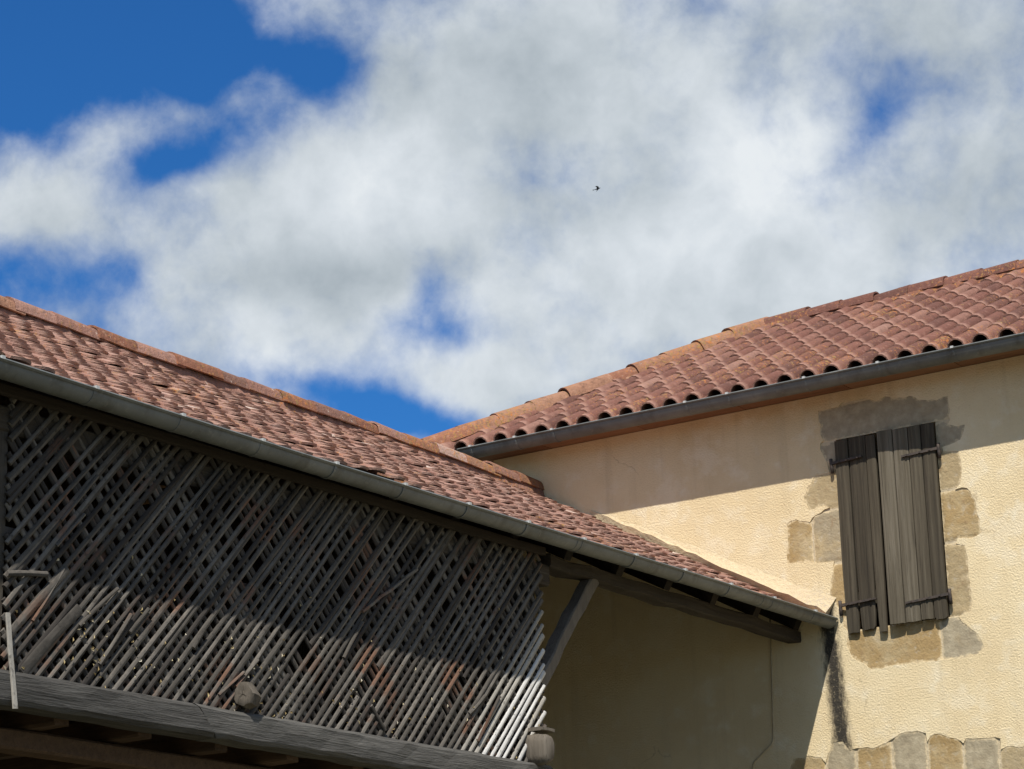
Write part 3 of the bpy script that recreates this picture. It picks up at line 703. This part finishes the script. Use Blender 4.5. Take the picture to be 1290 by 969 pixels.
# bottom beam in two lengths meeting in a slanting scarf joint
def scarf_beam(y0, y1, s0, s1, seed):
    rg = random.Random(seed); n = 26; vs, fs = [], []
    x0, x1, z0, z1 = -8.30, -8.145, 1.835, 1.992
    prof = [(x0, z0), (x1-.02, z0+.0), (x1, z0+.022), (x1+.004, (z0+z1)/2), (x1, z1-.02), (x1-.02, z1), (x0, z1)]
    for i in range(n+1):
        k = i/n; wob = [rg.uniform(-.005, .005) for _ in prof]; dip = rg.uniform(-.006, .004)
        for (x, z), q in zip(prof, wob):
            t = (z-z0)/(z1-z0); y = (y0+s0*(1-t))*(1-k)+(y1+s1*(1-t))*k
            vs.append((x+q, y, z+(dip if z < z0+.03 else q*.5)))
    m_ = len(prof)
    for i in range(n):
        for j in range(m_): fs.append((i*m_+j, i*m_+(j+1) % m_, i*m_+m_+(j+1) % m_, i*m_+m_+j))
    fs += [tuple(range(m_-1, -1, -1)), tuple(range(n*m_, n*m_+m_))]
    return obj('floor_beam', fixn(data('floor_beam', vs, fs, 'beam')), barn)
scarf_beam(4.6, 9.20, 0, .17, 1); scarf_beam(9.212, 12.47, .17, 0, 2)
bar('post', (-8.29, 12.415, 1.99), (-8.29, 12.415, 3.16), .10, .11, 'post', barn, up=(1, 0, 0), segs=6, rough=.005, seed=6)
bar('post', (-8.28, 7.90, 1.99), (-8.28, 7.90, 3.16), .10, .10, 'post', barn, up=(1, 0, 0), segs=6, rough=.005, seed=7)
bar('post', (-8.29, 12.415, -1.6), (-8.29, 12.415, 1.83), .16, .16, 'post', barn, up=(1, 0, 0), segs=6, rough=.006, seed=61)
bar('post', (-8.29, 7.2, -1.6), (-8.29, 7.2, 1.83), .16, .16, 'post', barn, up=(1, 0, 0), segs=6, rough=.006, seed=71)
bar('knee_brace', (-8.27, 12.50, 2.50), (-8.27, 13.17, 3.27), .085, .085, 'post', barn, up=(1, 0, 0), segs=8, rough=.006, seed=8)
# tie-beam end beside the lattice, capped with a board
lv = []; lf = []; n = 14; cy, cz = 12.33, 2.075
for k, (x, rr) in enumerate(((-8.32, .085), (-8.13, .088), (-8.085, .080), (-8.07, .060))):
    for i in range(n):
        a = 2*math.pi*i/n; q = (1+.05*math.sin(3*a+1))*(math.cos(a)**4+math.sin(a)**4)**-.25; lv.append((x, cy+.62*rr*q*math.cos(a)*1.15, cz+rr*q*math.sin(a)*1.05))
lf = [(k*n+i, k*n+(i+1) % n, k*n+n+(i+1) % n, k*n+n+i) for k in range(3) for i in range(n)]+[tuple(range(3*n, 4*n)), tuple(range(n-1, -1, -1))]
o = obj('tie_beam_end', fixn(data('tie_beam_end', lv, lf, 'post', True)), barn); o['label'] = 'rounded grey end of the tie beam'
bar('cap_board', (-8.14, 12.27, 2.195), (-8.14, 12.41, 2.195), .10, .022, 'post', barn, segs=2, rough=.002, seed=9)
# loft floor, joists and dark inner walls
for i in range(40):
    y = 4.6+i*.2
    if y > 12.3: break
    box('floor_board', -13.0, -8.31, y+.004, min(y+.196, 12.45), 1.945+.004*(i % 3), 1.972+.004*(i % 3), 'dark_wood', barn)
for i in range(14):
    y = 4.9+i*.58
    if y > 12.3: break
    bar('joist', (-13.0, y, 1.87), (-8.31, y+.05, 1.87), .10, .13, 'dark_wood', barn, segs=5, rough=.008, seed=90+i)
ybar('inner_beam', 4.6, 12.45, -8.55, 1.745, .13, .10, 'dark_wood', 12)
ybar('inner_beam', 4.6, 12.45, -10.4, 1.72, .20, .16, 'dark_wood', 13)
box('back_wall', -13.2, -13.0, 4.6, 15.98, -1.6, 3.3, 'plaster_dark', barn)
box('end_wall', -13.0, -8.05, 4.4, 4.59, -1.6, 3.3, 'plaster_dark', barn)
gz = lambda x: (ZEB-.05)+((x-XBB) if x < XRB else (XEB-x))*math.tan(PB)
gp = [(-13.0, -1.6), (HX0-.005, -1.6), (HX0-.005, gz(HX0)), (-13.0, gz(-13.0))]
obj('gable_wall', fixn(data('gable_wall', [(x, y, z) for y in (15.75, 15.98) for x, z in gp], BOXF, 'plaster_dark')), barn)
for i in range(27):    # boarded end of the loft
    x = -13.0+i*.172
    if x > -8.48: break
    zz = ZEB+max(0, (XEB-(x+.085) if x > XRB else (x+.085)-XBB))*math.tan(PB)-.06
    box('end_board', x+.002, x+.169, 12.43+.003*(i % 2), 12.455+.003*(i % 2), 1.98, zz, 'dark_wood', barn)
for i in range(12):    # low boards left of the lattice
    y = 7.84-.155*(i+1)
    box('parapet_board', XL-.03+.004*(i % 2), XL-.008+.004*(i % 2), y+.003, y+.152, 1.995, 2.43+.02*math.sin(i*2.3), 'lath', barn)
# lattice: two crossing layers of laths
ZL0, ZL1, YL0, YL1 = 1.985, 3.34, 7.86, 12.42
frame = bar('lattice', (XL-.045, YL0, 2.66), (XL-.045, YL1, 2.66), .05, .06, 'lath_dark', barn, segs=12, rough=.004, seed=14)
frame['label'] = 'crisscross lattice of weathered laths with broken pieces'
LP = ((-.5, -.5), (.0, -.5), (.34, -.30), (.5, 0), (.34, .30), (.0, .5), (-.5, .5))      # split laths are rounded on the face
def lath_mesh(m, bend, seed):
    rg = random.Random(seed); vs, fs = [], []; k = 6
    for i in range(k+1):
        t = i/k-.5; b = bend*math.sin(math.pi*(t+.5)); wv = rg.uniform(.90, 1.06)
        for sx, sz in LP: vs.append((sx, t, sz*wv+b))
    q = len(LP)
    for i in range(k):
        for j in range(q): fs.append((i*q+j, i*q+(j+1) % q, i*q+q+(j+1) % q, i*q+q+j))
    fs += [tuple(range(q-1, -1, -1)), tuple(range(k*q, k*q+q))]
    return smooth_by_angle(data('lath', vs, fs, m, True, local=True), 45)
LM = {k: [lath_mesh(k, b, i) for i, b in enumerate((0, .12, -.14, .2))] for k in ('lath', 'lath_sheen', 'lath_mid', 'lath_dark')}
def lath(y0, z0, y1, z1, x, wd, m, rg, tilt=0.0):
    a = Vector((x, y0, z0)); b = Vector((x+tilt, y1, z1)); d = b-a; L_ = d.length; d.normalize(); nx = Vector((1, 0, 0)); s = nx.cross(d).normalized(); nx = d.cross(s)
    M = Matrix.Translation((a+b)/2+Vector((0, 0, EZ))) @ Matrix((nx, d, s)).transposed().to_4x4() @ Matrix.Diagonal((.013, L_, wd, 1))
    return place('lath', rg.choice(LM[m]), M, frame)
rg = random.Random(33); H = ZL1-ZL0; STEP = .073; cnt = 0
for lay in (0, 1):                                  # 0: behind, leaning left; 1: in front, leaning right
    slope = .925 if lay else -.95
    c = YL0-H*1.02 if lay else YL0+.04
    while c < (YL1-.02 if lay else YL1+H):
        jit = rg.uniform(-.010, .010); sl = slope*(1.0+rg.uniform(-.035, .035))
        # y at the foot = c ; y(z) = c + (z-ZL0)*sl
        t0, t1 = 0.0, H
        lo, hi = YL0+.0, YL1-.0
        def yy(t): return c+jit+t*sl
        if sl > 0: t0 = max(t0, (lo-c-jit)/sl); t1 = min(t1, (hi-c-jit)/sl)
        else: t0 = max(t0, (hi-c-jit)/sl); t1 = min(t1, (lo-c-jit)/sl)
        ym = c; c += STEP
        if t1-t0 < .05: continue
        rnd = rg.random()
        if rnd < (.015 if lay else .03): continue
        wd = .030+rg.uniform(-.006, .006); x = XL+(.004 if lay else -.005)+rg.uniform(-.0015, .0015)
        m = 'lath' if rg.random() < .72 else 'lath_dark'
        if lay and 11.50 < ym < 12.16: m = 'lath_sheen' if 11.72 < ym < 12.1 and rg.random() < .8 else 'lath_mid'  # laths near the right end paler, their sheen painted as colour
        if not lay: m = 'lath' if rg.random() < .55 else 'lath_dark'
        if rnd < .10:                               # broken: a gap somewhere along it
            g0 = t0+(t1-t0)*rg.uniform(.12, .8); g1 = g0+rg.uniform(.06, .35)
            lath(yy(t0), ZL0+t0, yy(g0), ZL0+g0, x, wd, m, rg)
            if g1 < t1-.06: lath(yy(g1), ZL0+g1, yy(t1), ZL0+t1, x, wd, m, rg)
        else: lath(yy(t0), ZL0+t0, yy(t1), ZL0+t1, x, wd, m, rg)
        cnt += 1
lath(7.93, 2.452, 8.19, 2.49, XL+.02, .028, 'lath', rg)
lath(7.96, 2.17, 8.33, 2.54, XL+.014, .04, 'lath', rg); lath(8.05, 2.0, 8.42, 2.36, XL+.014, .055, 'lath', rg)
for _ in range(15):                                  # broken pieces hanging askew
    y0, z0 = rg.uniform(YL0+.1, YL1-.5), ZL0+rg.random()**1.4*1.0+.03; a = rg.uniform(.62, 1.0) if rg.random() < .85 else rg.uniform(-1.1, -.7); l = rg.uniform(.10, .38)
    if z0+math.sin(a)*l > ZL1 or z0+math.sin(a)*l < ZL0+.01: continue
    lath(y0, z0, y0+math.cos(a)*l, z0+math.sin(a)*l, XL+.014, rg.uniform(.014, .026), rg.choice(('lath', 'lath', 'lath', 'lath_dark')), rg, tilt=rg.uniform(0, .012))
print('laths', cnt)
# ---------------------------------------------------------------- loose things
def tagged(o, label, cat): o['label'] = label; o['category'] = cat; return o
a = onX(457, 770, XL+.022); b = onX(526, 717, XL+.022)
tagged(bar('loose_stick', a, b, .016, .014, 'lath', None, up=(1, 0, 0), segs=6, rough=.003, seed=15), 'thin loose stick caught slantwise across the shaded lattice', 'stick')
a = onX(9.5, 772, XL+.05); b = onX(19, 893, -8.128)
tagged(bar('hanging_lath', a, b,   .026, .01, 'lath_mid', None, up=(1, 0, 0), segs=5, rough=.002, seed=16), 'pale upright lath hanging over the grey floor beam', 'lath')
# short hollow log piece lying on the beam
vs, fs = [], []; n = 16; cpt = onX(311, 877, -8.165); ax = Vector((.30, -1.0, .10)).normalized(); e1 = ax.cross(Vector((0, 0, 1))).normalized(); e2 = e1.cross(ax)
rg = random.Random(5); rad = [rg.uniform(.84, 1.08) for _ in range(n)]
for (l, rr) in ((.040, .058), (.046, .050), (.048, .034), (.045, .016), (.046, .001), (-.055, .055), (.0, .062)):
    for i in range(n):
        a = 2*math.pi*i/n; vs.append(Vector(cpt)+ax*(l+rg.uniform(-.004, .004))+(e1*math.cos(a)+e2*math.sin(a)*1.12)*rr*rad[i])
for k in range(7):
    q = (k+1) % 7
    for i in range(n): fs.append((k*n+i, k*n+(i+1) % n, q*n+(i+1) % n, q*n+i))
tagged(obj('log_end', fixn(data('log_end', vs, fs, 'post', True))), 'short round grey log end sitting on the floor beam against the lattice', 'log')
smooth_by_angle(bpy.data.objects['log_end'].data, 40)
# dry leaves and straw caught in the laths
vs, fs = [], []; rg = random.Random(8)
for i in range(150):
    y = rg.uniform(YL0, YL1); z = ZL0+abs(rg.gauss(0, .30)); x = XL+.014+rg.uniform(0, .006)
    if z > ZL1: continue
    if rg.random() < .5: y = rg.choice((8.45, 8.9, 9.55, 9.9, 10.5))+rg.gauss(0, .12)
    a = rg.uniform(0, 6.28); l = rg.uniform(.006, .016); wd = rg.uniform(.003, .007); k = len(vs)
    ey, ez = math.cos(a), math.sin(a)
    for s, t in ((-1, 0), (0, -1), (1, 0), (0, 1)): vs.append((x+(.004 if t else -.002), y+ey*l*s-ez*wd*t, z+ez*l*s+ey*wd*t))
    fs += [(k, k+1, k+2), (k, k+2, k+3)]
o = obj('straw_litter', data('straw_litter', vs, fs, 'straw'), kind='stuff'); tagged(o, 'scraps of dry straw and leaves caught in the laths', 'straw')
# the bird
d = ray(753, 238); P0 = Vector(d/np.linalg.norm(d))*62.0+Vector((0, 0, EZ))
vs, fs = [], []; n = 8
secs = ((-.13, .004, 0), (-.09, .014, .0), (-.03, .024, -.002), (.02, .026, 0), (.055, .018, .006), (.075, .017, .010), (.092, .010, .010), (.105, .002, .008))
for (x, r_, z) in secs:
    for i in range(n): a = 2*math.pi*i/n; vs.append((x, r_*math.cos(a), z+r_*math.sin(a)))
for k in range(len(secs)-1):
    for i in range(n): fs.append((k*n+i, k*n+(i+1) % n, k*n+n+(i+1) % n, k*n+n+i))
fs += [tuple(range(n-1, -1, -1)), tuple(range((len(secs)-1)*n, len(secs)*n))]
def slab(pts, th):
    k = len(vs); m_ = len(pts)
    for s in (-1, 1): vs.extend([(x, y, z+s*th) for x, y, z in pts])
    fs.append(tuple(k+i for i in range(m_-1, -1, -1))); fs.append(tuple(k+m_+i for i in range(m_)))
    for i in range(m_): fs.append((k+i, k+(i+1) % m_, k+m_+(i+1) % m_, k+m_+i))
for s in (-1, 1):
    slab([(.045, s*.012, .004), (.05, s*.07, .03), (.0, s*.15, .035), (-.075, s*.19, .02), (-.03, s*.11, .02), (-.035, s*.012, .004)], .003)
    slab([(-.11, 0, 0), (-.12, s*.012, 0), (-.20, s*.04, 0), (-.165, s*.008, 0)], .002)
me = fixn(data('bird', vs, fs, 'bird', False, local=True)); bo = obj('bird', me)
dd = Vector(RT)*.9+Vector(UP)*.25; dd.normalize(); yv = Vector(F)*.9+Vector(UP)*-.45; yv = (yv-dd*yv.dot(dd)).normalized(); zv = dd.cross(yv)
bo.matrix_world = Matrix.Translation(P0) @ Matrix((dd, yv, zv)).transposed().to_4x4() @ Matrix.Scale(.72, 4)
tagged(bo, 'small dark bird flying high against the clouds', 'bird')
